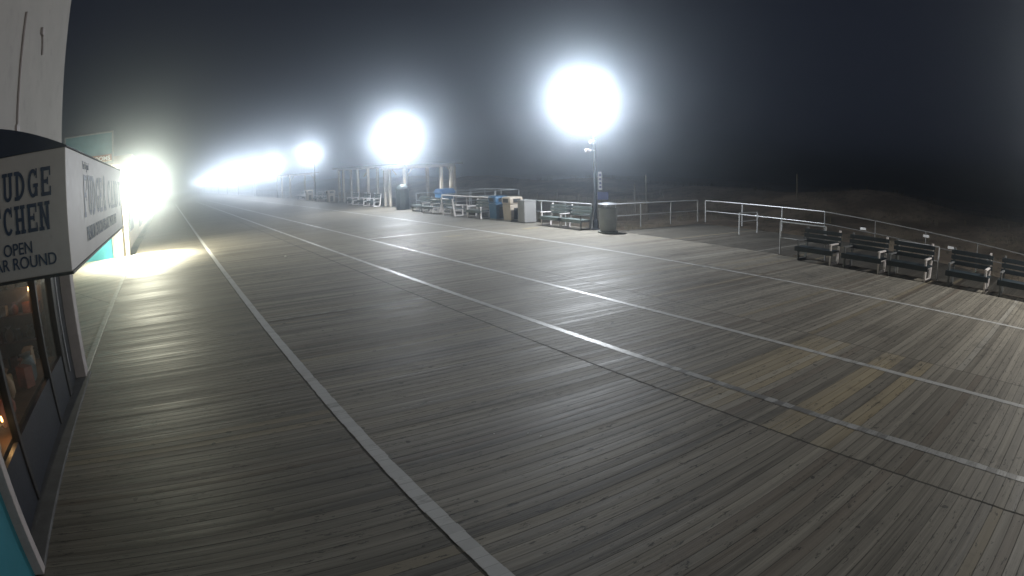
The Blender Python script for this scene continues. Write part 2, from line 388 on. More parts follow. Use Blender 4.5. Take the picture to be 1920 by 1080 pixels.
# ------------------------------------------------------------------ lettering
def slab(word, x0, z0, h, wl, gap, tv=.25, th=.13):
    """slab-serif capitals as quads in (u,v); returns list of polygons"""
    G = {
     'F': [('v', .22, 0, 1), ('h', .08, .94, .93), ('h', .22, .66, .52), ('s', .22, 0), ('t', .90, .66, 1), ('t', .68, .38, .66)],
     'E': [('v', .22, 0, 1), ('h', .05, .95, .93), ('h', .22, .68, .50), ('h', .05, .95, .07), ('t', .90, .68, 1), ('t', .92, 0, .32), ('t', .68, .38, .64)],
     'H': [('v', .22, 0, 1), ('v', .78, 0, 1), ('h', .22, .78, .5), ('s', .22, 0), ('s', .78, 0), ('s', .22, 1), ('s', .78, 1)],
     'N': [('v', .20, 0, 1), ('v', .80, 0, 1), ('d', .18, 1, .80, 0), ('s', .2, 0), ('s', .16, 1), ('s', .80, 1)],
     'I': [('v', .5, 0, 1), ('s', .5, 0), ('s', .5, 1)],
     'T': [('v', .5, 0, 1), ('h', .05, .95, .93), ('s', .5, 0), ('t', .09, .66, 1), ('t', .91, .66, 1)],
     'K': [('v', .22, 0, 1), ('d', .85, 1, .25, .42), ('d', .40, .58, .85, 0), ('s', .22, 0), ('s', .22, 1), ('s', .8, 0), ('s', .8, 1)],
     'D': [('v', .22, 0, 1), ('arc', .22, .5, .60, .43, -90, 90), ('s', .18, 0), ('s', .18, 1)],
     'U': [('v', .22, .25, 1), ('v', .78, .25, 1), ('arc', .5, .27, .28, .20, 180, 360), ('s', .22, 1), ('s', .78, 1)],
     'C': [('arc', .52, .5, .36, .43, 40, 320), ('t', .86, .64, 1)],
     'G': [('arc', .52, .5, .36, .43, 40, 325), ('t', .86, .66, 1), ('v', .82, .05, .42), ('h', .55, 1.0, .42)],
     'Y': [('v', .5, 0, .5), ('d', .15, 1, .5, .45), ('d', .85, 1, .5, .45), ('s', .5, 0), ('s', .15, 1), ('s', .85, 1)],
     'A': [('d', .2, 0, .5, 1), ('d', .8, 0, .5, 1), ('h', .3, .7, .35), ('s', .2, 0), ('s', .8, 0)],
     '&': [('arc', .45, .74, .20, .21, 0, 360), ('arc', .45, .29, .30, .25, 60, 360), ('d', .35, .58, .95, 0)],
    }
    out = []
    def q(pts): out.append([(x0+cur+a*wl, z0+b_*h) for a, b_ in pts])
    cur = 0
    for ch in word:
        if ch == ' ': cur += wl*.5; continue
        for s in G[ch]:
            k = s[0]; 
            if k == 'v': q([(s[1]-tv/2, s[2]), (s[1]+tv/2, s[2]), (s[1]+tv/2, s[3]), (s[1]-tv/2, s[3])])
            elif k == 'h': q([(s[1], s[3]-th/2), (s[2], s[3]-th/2), (s[2], s[3]+th/2), (s[1], s[3]+th/2)])
            elif k == 's':
                a, b_ = (0, th) if s[2] == 0 else (1-th, 1); q([(s[1]-.24, a), (s[1]+.24, a), (s[1]+.24, b_), (s[1]-.24, b_)])
            elif k == 't': q([(s[1]-.06, s[2]), (s[1]+.06, s[2]), (s[1]+.06, s[3]), (s[1]-.06, s[3])])
            elif k == 'd':
                x1, y1, x2, y2 = s[1:]; q([(x1-tv*.42, y1), (x1+tv*.42, y1), (x2+tv*.42, y2), (x2-tv*.42, y2)])
            elif k == 'arc':
                cx, cz, rx, rz, a0, a1 = s[1:]; n = 14
                for i in range(n):
                    t0, t1 = R(a0+(a1-a0)*i/n), R(a0+(a1-a0)*(i+1)/n)
                    def P(t, o): return (cx+(rx+o*tv/2)*math.cos(t), cz+(rz+o*th/2)*math.sin(t))
                    q([P(t0, -1), P(t0, 1), P(t1, 1), P(t1, -1)])
        cur += wl+gap
    return out
def letters(polys, parent, m, plane, a, name='lettering', k=.004):
    # plane 'y': facing -Y at y=a (u->x); plane 'x': facing +X at x=a (u->y)
    b = MB(); i = 0
    for p in polys:
        o = k+.00012*(i % 12); i += 1
        if plane == 'y': b.add([(u, a-o, v) for u, v in p], [tuple(range(len(p)))])
        else: b.add([(a+o, u, v) for u, v in p], [tuple(range(len(p)))])
    ob = b.build(name, m, parent); return ob
def ttext(s, loc, size, m, parent, rot, sx=1.0, name='lettering', bold=0.0, align='LEFT'):
    cu = bpy.data.curves.new(name, 'FONT'); cu.body = s; cu.size = size; cu.align_x = align; cu.extrude = .001; cu.offset = bold
    t = bpy.data.objects.new(name, cu); C.objects.link(t)
    bpy.context.view_layer.update()
    me = bpy.data.meshes.new_from_object(t.evaluated_get(bpy.context.evaluated_depsgraph_get()))
    bpy.data.objects.remove(t); me.materials.clear(); me.materials.append(m)
    o = bpy.data.objects.new(name, me); C.objects.link(o); o.parent = parent
    o.location = loc; o.rotation_euler = rot; o.scale = (sx, 1, 1); return o
RY = (R(90), 0, 0)            # reads on a face looking to -Y
RX = (R(90), 0, R(90))        # reads on a face looking to +X
# ------------------------------------------------------------------ candy shop
shop = empty('candy_shop', 'white fudge shop with navy awning and lettered white fascia, teal corner panel and dark windows', 'shop', (-1.95, 7.3, 0))
off = Vector((1.95, -7.3, 0))
def sp(b, name, m, par=None, **k):
    o = b.build(name, m, par or shop, **k)
    if par is None: o.location = off
    return o
YE = 10.28
b = MB(); b.box(-6.5, -1.93, -3, YE, 3.0, 9.0); sp(b, 'upper_wall', M['wallwhite'])
b = MB(); b.tube([(-1.915, 6.95, 3.3), (-1.915, 6.95, 5.12)], .022, 8); b.box(-1.93, -1.90, 6.88, 7.02, 3.55, 3.78); sp(b, 'conduit', M['trimw'])
b = MB(); b.tube([(-1.915, 8.05, 5.16), (-1.915, 8.16, 5.02), (-1.915, 8.2, 4.86)], .02, 6); b.box(-1.93, -1.89, 7.98, 8.12, 5.1, 5.2); sp(b, 'bracket', M['trimw'])
b = MB(); b.bbox(-2.12, -1.86, 9.94, YE, 0, 2.32, .012); sp(b, 'corner_pillar', M['trimw'])
b = MB(); b.bbox(-2.10, -1.88, 4.42, 9.94, 2.24, 2.34, .008); sp(b, 'header', M['trimw'])
b = MB(); b.bbox(-2.10, -1.80, 4.42, YE-.02, -.02, .035, .01); sp(b, 'base_kerb', M['sill'])
b = MB(); b.box(-6.5, -1.90, -3, 4.30, 0.001, 3.0); sp(b, 'teal_panel', M['teal'])
b = MB(); b.bbox(-2.2, -1.80, 4.30, 4.42, 0.002, 2.98, .008); sp(b, 'panel_trim', M['trimw'])
b = MB(); b.box(-2.10, -2.04, 4.42, 9.10, .035, .68); sp(b, 'kick_panel', M['dark'])
b = MB(); b.box(-2.10, -2.06, 9.18, 9.94, .035, 2.24); sp(b, 'dark_door', M['dark'])
b = MB(); b.tube([(-2.04, 9.42, .5), (-2.04, 9.42, 2.2)], .012, 8); b.box(-2.058, -2.03, 9.39, 9.45, .3, .9); sp(b, 'door_rail', M['alu'])
mu = [5.70, 7.86, 9.06]
for q, wd in zip(mu, (.09, .09, .20)):
    b = MB(); b.bbox(-2.11, -2.015, q-wd/2, q+wd/2, .035, 2.24, .006); sp(b, 'mullion', M['mull'])
ed = [4.42]+mu
for i in range(3):
    b = MB(); y0 = ed[i]+.04; y1 = ed[i+1]-.045; b.add([(-2.07, y0, .68), (-2.07, y1, .68), (-2.07, y1, 2.24), (-2.07, y0, 2.24)], [(0,1,2,3)]); sp(b, 'window_pane', M['glass'])
b = MB(); b.box(-6.4, -6.3, 1, 10.2, 0, 2.9); b.box(-6.4, -2.12, 10.18, 10.26, 0, 2.9); b.box(-6.4, -2.12, 4.3, 10.2, 2.4, 2.95); b.box(-6.4, -2.15, 4.3, 10.2, 0, .03); sp(b, 'inside_wall', M['intwall'])
# awning: box fascia with barrel canopy
AX0, AX1, AY0, AY1, AZ0, AZ1 = -1.90, -.85, 4.70, 10.56, 2.305, 3.235
b = MB(); b.bbox(AX0, AX1, AY0, AY1, AZ0, AZ1, .006); fas = sp(b, 'fascia', M['fascia'])
b = MB(); b.box(AX0, AX1+.012, AY0-.012, AY1, AZ0-.022, AZ0-.002); o = b.build('bottom_trim', M['mull'], fas)
prof = [(AX1+.01, AZ1+.002)]
for i in range(13):
    t = i/12; prof.append((AX1+.01+(AX0-AX1)*t, AZ1+.012+.26*(1-(1-t)**1.9)))
prof.append((AX0, AZ1+.002))
b = MB(); b.prism(prof, 'y', AY0-.01, AY1+.01); can = sp(b, 'barrel_canopy', M['navy'], smooth=True)
# end lettering
P = slab('FUDGE', -1.562, 2.893, .218, .098, .022); P += slab('KITCHEN', -1.80, 2.642, .212, .098, .0175)
letters(P, fas, M['ink'], 'y', AY0)
ttext('OPEN', (-1.475, AY0-.004, 2.490), .128, M['ink'], fas, RY, .86, bold=.001)
ttext('YEAR ROUND', (-1.703, AY0-.004, 2.382), .128, M['ink'], fas, RY, .90, bold=.001)
P = slab('FUDGE', 5.70, 2.66, .39, .30, .045, .26, .12)+slab('&', 7.52, 2.66, .42, .30, 0)+slab('CANDY', 8.1, 2.66, .38, .38, .07, .26, .12)
letters(P, fas, M['ink'], 'x', AX1)
ttext('The Original', (AX1+.004, 5.66, 3.10), .105, M['ink'], fas, RX, .9)
ttext('PREMIUM CHOCOLATES & SALT WATER TAFFY', (AX1+.004, 5.78, 2.44), .19, M['ink'], fas, RX, .87, bold=.003)
# inside the shop: shelves with boxes and bags
random.seed(12)
def shelf(loc, rz, label):
    t = empty('display_shelf', label, 'shelf', loc, rz, 'display shelves inside the shop')
    b = MB(); b.box(-.9, .9, .26, .29, 0, 1.9); b.build('back_panel', M['shelf'], t)
    for s in (-1, 1): b = MB(); b.box(s*.9-.02, s*.9+.02, -.02, .26, 0, 1.9); b.build('side_panel', M['shelf'], t)
    for k in range(4): b = MB(); b.box(-.88, .88, -.02, .26, .35+k*.42, .37+k*.42); b.build('shelf_board', M['shelf'], t)
    return t
colr = [simple('goods_%d' % i, c, .6, var=.25, scale=14) for i, c in enumerate([(.62,.58,.52),(.45,.30,.20),(.30,.10,.07),(.58,.50,.34),(.20,.26,.30),(.5,.48,.46)])]
boxmesh = MB().bbox(-.07, .07, -.05, .05, 0, .16, .008)
bagmesh = MB(); bagmesh.lathe([(.05, 0), (.075, .03), (.08, .10), (.045, .15), (.02, .165), (.055, .20)], n=12, sy=.7)
CAT = [('candy_box', 'boxed candy standing on an inside shelf of the shop', 'box', 'candy boxes on the shop shelves', boxmesh),
       ('candy_bag', 'tied bag of candy behind the shop window', 'bag', 'candy bags in the shop window', bagmesh)]
proto = {}
CN = ['cream', 'brown', 'dark red', 'straw', 'slate', 'grey']
def goods(kind, x, y, z, rz, s=1, where=''):
    c = random.randrange(6); key = (kind, c)
    nm, lb, ct, gr, mb = CAT[kind]
    if key not in proto:
        o = mb.build(nm, colr[c], smooth=kind == 1); proto[key] = o; tag(o, lb, ct, gr)
    else: o = proto[key].copy(); C.objects.link(o)
    o.location = (x, y, z); o.rotation_euler = (0, 0, rz); o.scale = (s, s, s); o['label'] = CN[c]+(' box' if kind == 0 else ' bag')+where
SH = [((-4.3, 6.0, .03), 'brown shelf unit furthest left inside the shop'), ((-4.3, 8.1, .03), 'brown shelf unit in the middle of the shop inside'), ((-3.3, 9.7, .03), 'brown shelf unit against the shop end wall')]
OD = ['first', 'second', 'third', 'fourth', 'fifth', 'sixth', 'seventh', 'eighth', 'ninth', 'tenth', 'eleventh', 'twelfth', 'thirteenth', 'fourteenth', 'fifteenth', 'sixteenth', 'seventeenth', 'eighteenth', 'nineteenth', 'twentieth']
SN = ['near', 'middle', 'end wall']
for si, (l, lb) in enumerate(SH):
    endw = l[0] > -4; shelf(l, 0 if endw else R(90), lb)
    for k in range(4):
        for j in range(8):
            wh = ', %s on the %s board of the %s shelf' % (OD[j], ['bottom', 'second', 'third', 'top'][k], SN[si]); u = -.78+j*.22+random.uniform(-.03, .03); z = l[2]+.371+k*.42
            if endw: goods(random.random() < .4, l[0]+u, l[1]+.1, z, random.uniform(-.3, .3), random.uniform(.9, 1.25), wh)
            else: goods(random.random() < .4, l[0]-.1, l[1]+u, z, R(90)+random.uniform(-.3, .3), random.uniform(.9, 1.25), wh)
t = empty('window_counter', 'long display counter behind the shop window', 'counter', (-2.45, 6.9, .03))
b = MB(); b.box(-.28, .28, -2.3, 2.1, .58, .64); b.build('counter_top', M['shelf'], t); b = MB(); b.box(-.26, .26, -2.28, 2.08, 0, .58); b.build('counter_base', M['dark'], t)
for j in range(20):
    goods(random.random() < .65, -2.45+random.uniform(-.16, .18), 4.8+j*.2, .67, random.uniform(0, 3), random.uniform(1.0, 1.9), ', %s along the window counter from the near end' % OD[j])
def bulb(x, y, z, lb, wv, drop=.5):
    t = empty('pendant_bulb', lb, 'light bulb', (x, y, z), 0, 'amber bulbs inside the shop')
    b = MB(); b.lathe([(.003, -.022), (.010, -.016), (.013, 0), (.008, .02), (.006, .04)], n=12); b.build('glass_bulb', M['bulb'], t, smooth=True)
    b = MB(); b.tube([(0, 0, .04), (0, 0, drop)], .004, 6); b.build('cord', M['mull'], t)
    l = bpy.data.lights.new('bulb_light', 'POINT'); l.energy = wv; l.color = (1, .55, .22); l.shadow_soft_size = .03
    o = bpy.data.objects.new('bulb_light', l); C.objects.link(o); o.parent = t; o.location = (0, 0, -.06)
bulb(-2.62, 9.62, 1.62, 'amber bulb glowing high behind the far window pane', 1.6); bulb(-2.2, 5.72, .90, 'amber bulb glowing low behind the near window, over the counter', 1.6, 1.3)
bulb(-3.2, 7.2, 1.35, 'dim amber bulb deeper inside the shop', 2.2, 1.0)
# ------------------------------------------------------------------ second building across the side street
t = empty('restroom_building', 'teal and tan building across the boarded side street, under the ROOMS sign', 'building', (-2.2, 29.5, 0))
def at0(b, name, m, par, orig, **k):
    o = b.build(name, m, par, **k); o.location = (-orig[0], -orig[1], 0); return o
O2 = (-2.2, 29.5)
b = MB(); b.box(-12, -3.0, 29.5, 44, 0, 4.3); at0(b, 'teal_wall', M['teal2'], t, O2)
b = MB(); b.box(-3.0, -2.32, 29.48, 44, 0, 4.3); at0(b, 'tan_wall', M['tan'], t, O2)
b = MB(); b.bbox(-2.32, -2.12, 29.42, 29.65, 0, 4.3, .01); at0(b, 'corner_post', M['cream'], t, O2)
b = MB(); b.bbox(-12.1, -1.7, 29.3, 44.2, 4.3, 4.72, .02); at0(b, 'roof_band', M['trimw'], t, O2)
b = MB(); b.box(-2.31, -2.25, 31, 32.2, .05, 2.2); at0(b, 'door', M['dark'], t, O2)
b = MB(); b.box(-2.31, -2.25, 33.5, 37, .9, 2.3); at0(b, 'window', M['dark'], t, O2)
sg = empty('roof_sign', 'framed teal sign reading REST ROOMS above the teal building', 'sign', (-3.9, 29.2, 4.4))
def sl(b, name, m, par=sg, **k):
    o = b.build(name, m, par, **k)
    return o
b = MB(); b.box(-1.35, 1.15, 0, .12, .1, 1.45); sl(b, 'sign_face', M['signteal'])
for q in [(-1.42, -1.35, -.02, .14, .03, 1.52), (1.15, 1.22, -.02, .14, .03, 1.52), (-1.35, 1.15, -.02, .14, 1.45, 1.52), (-1.35, 1.15, -.02, .14, .03, .1)]:
    b = MB(); b.box(*q); sl(b, 'frame', M['alu'])
b = MB(); b.box(-1.33, 1.13, -.012, -.001, .11, .44); st_ = sl(b, 'cream_strip', M['rust'])
b = MB(); b.box(-.9, 1.13, -.016, -.013, .11, .155); sl(b, 'lower_strip', M['cream'])
ttext('ROOMS', (.02, -.017, .185), .27, M['signw'], sg, RY, 1.08, bold=.009)
ttext('REST', (-.98, -.017, .185), .27, M['signw'], sg, RY, 1.08, bold=.009)
b = MB()
for s in (-1.1, .9):
    b = MB(); b.tube([(s, .06, -.1), (s, .06, .05)], .03, 8); sl(b, 'foot', M['alu']); b = MB(); b.tube([(s, .1, 1.2), (s, 1.2, .35)], .02, 6); sl(b, 'brace', M['alu'])
# floodlight
WARM_COL = (1.0, .97, .90)
def lamp_light(parent, loc, wv, col, rad=.12):
    l = bpy.data.lights.new('lamp_light', 'POINT'); l.energy = wv; l.color = col; l.shadow_soft_size = rad
    o = bpy.data.objects.new('lamp_light', l); C.objects.link(o); o.parent = parent; o.location = loc; return o
t = empty('wall_floodlight', 'blinding white floodlight on the corner of the teal building', 'floodlight', (-1.28, 28.95, 3.22))
b = MB(); b.bbox(-.22, .22, -.10, .14, .06, .20, .02); b.build('housing', M['pole'], t)
b = MB(); b.box(-.19, .19, -.08, .12, .045, .058); b.build('lens', M['lensw'], t)
b = MB(); b.tube([(-.2, .0, .13), (-.92, .0, .13), (-.92, .55, .13)], .025, 8); b.build('arm', M['pole'], t)
lamp_light(t, (.03, -.03, -.08), FLOOD_W, FLOOD_COL, .14)
sl_ = bpy.data.lights.new('flood_beam', 'SPOT'); sl_.energy = 24000; sl_.color = FLOOD_COL; sl_.spot_size = R(96); sl_.spot_blend = 1.0; sl_.shadow_soft_size = .1
so = bpy.data.objects.new('flood_beam', sl_); C.objects.link(so); so.parent = t; so.location = (.05, 0, -.02); so.rotation_euler = (R(-22), R(2), 0)
# far shops on the left
fars = [(44.3, 62, 4.6, 'tan', 'white', 'tan shop just beyond the teal building, washed out by the floodlight'),
        (62.3, 88, 5.2, 'wallwhite', 'navy', 'white two level shop third along the left side'),
        (88.3, 120, 4.4, 'tan', 'teal', 'low tan shop fourth along the left side'),
        (120.3, 175, 5.6, 'wallwhite', 'navy', 'long white building far down the left side'),
        (175.3, 300, 5.0, 'tan', 'teal', 'furthest building on the left, where the boardwalk vanishes')]
for y0, y1, h, wm, am, lb in fars:
    t = empty('storefront', lb, 'shop', (-2.3, y0, 0), 0, 'storefronts down the left side')
    b = MB(); b.box(-10, 0, 0, y1-y0, 0, h); b.build('wall', M[wm], t)
    b = MB(); b.prism([(0.002, 3.1), (.002, 2.5), (.85, 2.45), (.85, 2.7)], 'y', .4, y1-y0-.4); b.build('awning', M['navy' if am == 'navy' else 'teal2' if am == 'teal' else 'fascia'], t)
    n = max(2, int((y1-y0)/5))
    for k in range(n):
        a = (k+.12)*(y1-y0)/n; c_ = (k+.85)*(y1-y0)/n
        b = MB(); b.box(.002, .05, a, c_, .5, 2.3); b.build('window', M['dark'], t)
# ------------------------------------------------------------------ street lamps
def street_lamp(loc, h, label, group, col=LAMP_COL, pw=1.0):
    t = empty('street_lamp', label, 'street lamp', loc, 0, group)
    b = MB(); b.lathe([(.20, 0), (.20, .03), (.13, .06), (.12, .35), (.085, .42)], n=20); b.build('base', M['pole'], t, smooth=True)
    b = MB(); b.tube([(0, 0, .40), (0, 0, h+.12)], [.078, .052], 14); b.build('pole', M['pole'], t, smooth=True)
    b = MB(); b.tube([(0, 0, h-.1), (-.12, 0, h+.05), (-.35, 0, h+.12)], .03, 10); b.build('arm', M['pole'], t, smooth=True)
    b = MB(); b.bbox(-.80, -.34, -.17, .17, h+.06, h+.17, .03); b.build('lamp_head', M['pole'], t)
    b = MB(); b.lathe([(.11, h-.06), (.14, h-.02), (.15, h+.058)], (-.57, 0, 0), 20); b.build('lens', M['lens'], t, smooth=True)
    lamp_light(t, (-.57, 0, h-.20), LAMP_W*pw, col, .14)
    return t
lampY = [(20.1, 5.75), (40.3, 5.25), (66.5, 5.45), (89.5, 5.05), (112.5, 4.95), (138, 5.0), (163, 5.1), (190, 5.1), (222, 5.1), (260, 5.2), (310, 5.2), (370, 5.2)]
ordl = ['nearest street lamp, its pole behind the grey-green trash can', 'second street lamp, above the timber pavilion posts', 'third street lamp, standing alone short of the far glare',
        'fourth street lamp, first of the merged far glare'] + ['%s street lamp of the row, lost in the merged far glare' % q for q in ('fifth', 'sixth', 'seventh', 'eighth', 'ninth', 'tenth', 'eleventh', 'twelfth and last')]
for i, (y, h) in enumerate(lampY):
    lb = ordl[i]
    street_lamp((17.17, y, 0), h, lb, 'street lamps along the ocean side', LAMP_COL, (1.05, 1.0, .42, .62, .8)[min(i, 4)])
for k, y in enumerate((-1.5, -24)):
    street_lamp((17.17, y, 0), 5.6, ('street lamp just outside the view beside the near benches', 'street lamp behind the camera along the ocean side')[k], 'street lamps along the ocean side', WARM_COL, .52)
# sign boards on the nearest pole
t = empty('pole_sign', 'narrow white vertical sign board on the nearest lamp pole, above a small blue plate', 'sign', (17.05, 19.75, 0))
b = MB(); b.bbox(.0, .16, -.02, .02, 1.72, 2.48, .005); pb = b.build('white_board', M['signw'], t); pb.rotation_euler = (0, 0, R(-38))
b = MB(); b.bbox(-.04, .42, -.02, .02, 1.30, 1.62, .005); q = b.build('blue_plate', M['signblue'], t); q.rotation_euler = (0, 0, R(-38))
b = MB()
for z, s in ((2.30, 0), (2.13, 1), (1.96, 0), (1.80, 1)): b = MB(); b.box(.035, .125, -.026, -.021, z, z+.09); b.build('print_mark', M['signblue'], pb)
t = empty('pole_camera', 'small pale fixture cluster bracketed on the nearest lamp pole under the lamp', 'camera', (17.05, 20.05, 3.3))
b = MB(); b.bbox(-.42, -.22, -.06, .06, .02, .16, .02); b.build('housing', M['signw'], t); b = MB(); b.tube([(-.25, 0, .1), (.06, 0, .1)], .02, 8); b.build('bracket', M['signw'], t); b = MB(); b.bbox(-.16, .05, -.05, .05, .40, .52, .015); b.build('upper_fixture', M['signw'], t)
# ------------------------------------------------------------------ railings
def railing(pts, label, step=1.75, top=1.07, mids=(.55,), zs=None, m='galv', plaques=(), rr=.024):
    t = empty('railing', label, 'railing', (pts[0][0], pts[0][1], 0), 0, 'galvanised railings along the boardwalk')
    o0 = Vector((pts[0][0], pts[0][1], 0))
    P = [Vector(p)-o0 for p in pts]
    for h in (top,)+tuple(mids):
        b = MB(); b.tube([p+Vector((0, 0, h)) for p in P], rr if h == top else rr*.75, 8); b.build('top_rail' if h == top else 'mid_rail', M[m], t, smooth=True)
    pos = []
    for i in range(len(P)-1):
        d = P[i+1]-P[i]; n = max(1, round(d.length/step))
        for k in range(n+1 if i == len(P)-2 else n): pos.append(P[i]+d*(k/n))
    first = None
    for q in pos:
        if first is None:
            b = MB(); b.tube([(0, 0, 0), (0, 0, top-.01)], .026, 8); first = b.build('post', M[m], t, smooth=True); first.location = q
        else:
            c = first.copy(); C.objects.link(c); c.parent = t; c.location = q
    for q in plaques:
        b = MB(); b.bbox(q[0]-o0.x-.01, q[0]-o0.x+.01, q[1]-.14, q[1]+.14, q[2]-.05, q[2]+.05, .003)
        p_ = b.build('plaque', M['signw'], t); p_.location = (0, -o0.y, 0)
    return t
railing([(17.22, 34.9, 0), (17.22, 28.3, 0)], 'bright white railing between the pavilion and the blue bin', m='benchw', rr=.04)
railing([(17.22, 27.9, 0), (17.22, 20.4, 0)], 'railing behind the two green benches, ending at the nearest lamp pole')
railing([(17.5, 19.75, 0), (23.75, 19.85, 0)], 'railing running out toward the beach from the nearest lamp pole', 2.1)
railing([(23.95, 19.5, 0), (23.95, 12.5, 0)], 'outer railing along the beach side of the access platform', 2.4)
railing([(23.95, 12.5, 0), (23.95, 9.9, -.14), (23.95, 0, -.75)], 'outer railing sloping down beside the beach ramp, shade put into its colour', 2.3, m='galvshade', plaques=[(23.93, 10.5, .55), (23.93, 7.4, .6), (23.93, 6.2, .3)])
railing([(17.36, 10.8, 0), (17.36, 9.0, 0)], 'short railing with a stout post at the ramp corner behind the first dark bench', 1.8)
railing([(17.36, 6.3, 0), (17.36, 4.9, 0)], 'short railing piece behind the third dark bench', 1.4, top=.95)
railing([(21.0, 15.2, -.03), (22.4, 15.2, -.03)], 'short hand rail standing out on the beach platform', 1.4, top=.9)
railing([(17.22, 66, 0), (17.22, 47.2, 0)], 'railing behind the benches of the far pavilion', 2.2)
railing([(17.22, 160, 0), (17.22, 67.5, 0)], 'far railing running on toward the vanishing point', 3.2)
railing([(18.0, 40.6, -.02), (22.4, 40.4, -.02), (24.2, 39.8, -.02)], 'railing crossing in front of the near pavilion', 2.0)
railing([(24.1, 46, 0), (24.1, 36.5, 0), (17.5, 35.4, 0)], 'railing of the second beach access beyond the bright one', 2.2)
sheet('beach_access_platform', 17.3, 24.2, 35.3, 62.5, -.12, M['ramp'], .2)
# ------------------------------------------------------------------ benches
def bench(loc, rz, label, group, L=1.62, fr='benchw', sl='slat'):
    # faces local -Y, seat front at y=-.35
    t = empty('bench', label, 'bench', loc, rz, group)
    b = MB()
    for i in range(4): b.bbox(-L/2, L/2, -.36+i*.125, -.25+i*.125, .40, .44, .008)
    b.bbox(-L/2, L/2, -.385, -.355, .30, .445, .006); b.build('seat', M[sl], t)
    b = MB()
    for i in range(3):
        z = .56+i*.145; y = .20+i*.035
        b.bbox(-L/2, L/2, y, y+.028, z, z+.115, .006)
    b.build('backrest', M[sl], t)
    for s in (-1, 1):
        x = s*(L/2-.10); b = MB()
        b.bbox(x-.03, x+.03, -.34, -.27, 0.06, .40, .008); b.prism([(.16, .06), (.25, .06), (.38, 1.02), (.31, 1.02)], 'x', x-.03, x+.03)
        b.bbox(x-.028, x+.028, -.34, .22, 0.0, .07, .008); b.bbox(x-.028, x+.028, -.27, .17, .335, .398, .008); b.bbox(x-.035, x+.035, -.36, .24, .60, .645, .008); b.bbox(x-.027, x+.027, -.335, -.28, .445, .60, .008)
        b.build('end_frame', M['benchw' if (fr == 'benchg' and group == G1_ and s == 1) else fr], t)
    return t
G1_ = 'dark benches at the right edge'; G2_ = 'benches along the railing'
F = R(-90)   # seat front toward -X
def place(x, y, rz, lb, g, **k):
    if g == G2_: k.setdefault('sl', 'slatgreen')
    return bench((x, y, 0), rz, lb, g, **k)
for y, lb in [(9.05, 'dark slatted bench beside the stout ramp corner post'), (7.32, 'second dark slatted bench from the ramp corner post'), (5.72, 'third dark slatted bench from the ramp corner post'),
              (3.72, 'fourth dark slatted bench, past a gap after the third'), (2.0, 'last dark slatted bench, cut by the right edge of the photo')]:
    place(16.98, y, F, lb, G1_, L=1.42, fr='benchg')
place(16.72, 22.3, F, 'green bench with one white end frame, beside the pale box', G2_)
place(16.72, 20.0+.9, F, 'green bench half hidden behind the grey-green can', G2_, fr='benchg')
place(16.55, 29.0, F, 'green bench with white ends just left of the blue bin', G2_)
place(16.3, 31.7, R(90), 'white-framed bench turned to face the ocean', G2_)
place(16.4, 34.6, F, 'white-ended bench nearest the pavilion posts', G2_)
place(16.7, 36.9, F, 'bench between the pavilion and the dark round bin', G2_, fr='benchg')
for k, y in enumerate((46.5, 49, 52, 62, 64.5, 70, 73)):
    place(16.9, y, F, ['first bench beyond the dark round bin', 'second bench beyond the dark round bin', 'third bench beyond the dark round bin', 'bench just before the third street lamp', 'bench beside the third street lamp', 'first bench after the third street lamp', 'second bench after the third street lamp'][k], G2_)
# table with white top beside the benches
t = empty('picnic_table', 'small white-topped table behind the ocean-facing bench', 'table', (17.9, 36.9, 0))
b = MB(); b.bbox(-.5, .5, -.7, .7, .70, .75, .01); b.build('table_top', M['benchw'], t)
for sx in (-.4, .4):
    for sy in (-.55, .55): b = MB(); b.box(sx-.03, sx+.03, sy-.03, sy+.03, 0, .70); b.build('leg', M['benchg'], t)
# ------------------------------------------------------------------ bins
t = empty('trash_can', 'round grey-green trash can with a flat metal lid beside the nearest lamp pole', 'trash can', (16.72, 18.8, 0))
b = MB(); b.lathe([(.40, 0), (.42, .03), (.42, .07), (.35, .10)], n=36); b.build('base_ring', M['canmat'], t, smooth=True)
b = MB(); b.lathe([(.33, .08), (.36, .30), (.375, .95), (.39, .98), (.39, 1.02), (.36, 1.03)], n=36); b.build('body', M['canmat'], t, smooth=True)
for k in range(4):
    a = k*math.pi/2+.5; b = MB(); b.tube([(.34*math.cos(a), .34*math.sin(a), 1.02), (.34*math.cos(a), .34*math.sin(a), 1.17)], .015, 6); b.build('lid_strut', M['galv'], t)
b = MB(); b.lathe([(.30, 1.165), (.41, 1.16), (.42, 1.18), (.38, 1.20), (.12, 1.245), (.02, 1.25)], n=36); b.build('lid', M['lid'], t, smooth=True)
def recycle_bin(loc, rz, mbody, mhood, label, name='recycling_bin'):
    t = empty(name, label, 'bin', loc, rz, 'large plastic bins by the railing')
    b = MB(); b.add([(-.33,-.33,.06),(.33,-.33,.06),(.33,.33,.06),(-.33,.33,.06),(-.37,-.37,.86),(.37,-.37,.86),(.37,.37,.86),(-.37,.37,.86)], [(0,3,2,1),(4,5,6,7),(0,1,5,4),(1,2,6,5),(2,3,7,6),(3,0,4,7)])
    o = b.build('body', mbody, t); bv = o.modifiers.new('b', 'BEVEL'); bv.width = .05; bv.segments = 3
    b = MB(); b.bbox(-.40, .40, -.40, .40, .86, 1.24, .09); b.build('hood', mhood, t, smooth=True)
    for fc in range(4):
        b = MB(); b.bbox(-.22, .22, -.412, -.396, .95, 1.14, .006)
        o = b.build('opening', M['hole'], t); o.rotation_euler = (0, 0, fc*math.pi/2)
    b = MB(); b.bbox(-.15, .15, -.385, -.345, .12, .68, .01); o = b.build('access_panel', M['hole'], t); o.rotation_euler = (0, 0, R(0))
    b = MB(); b.bbox(-.38, .38, -.38, .38, 0, .07, .02); b.build('base', M['greybox'], t)
    return t
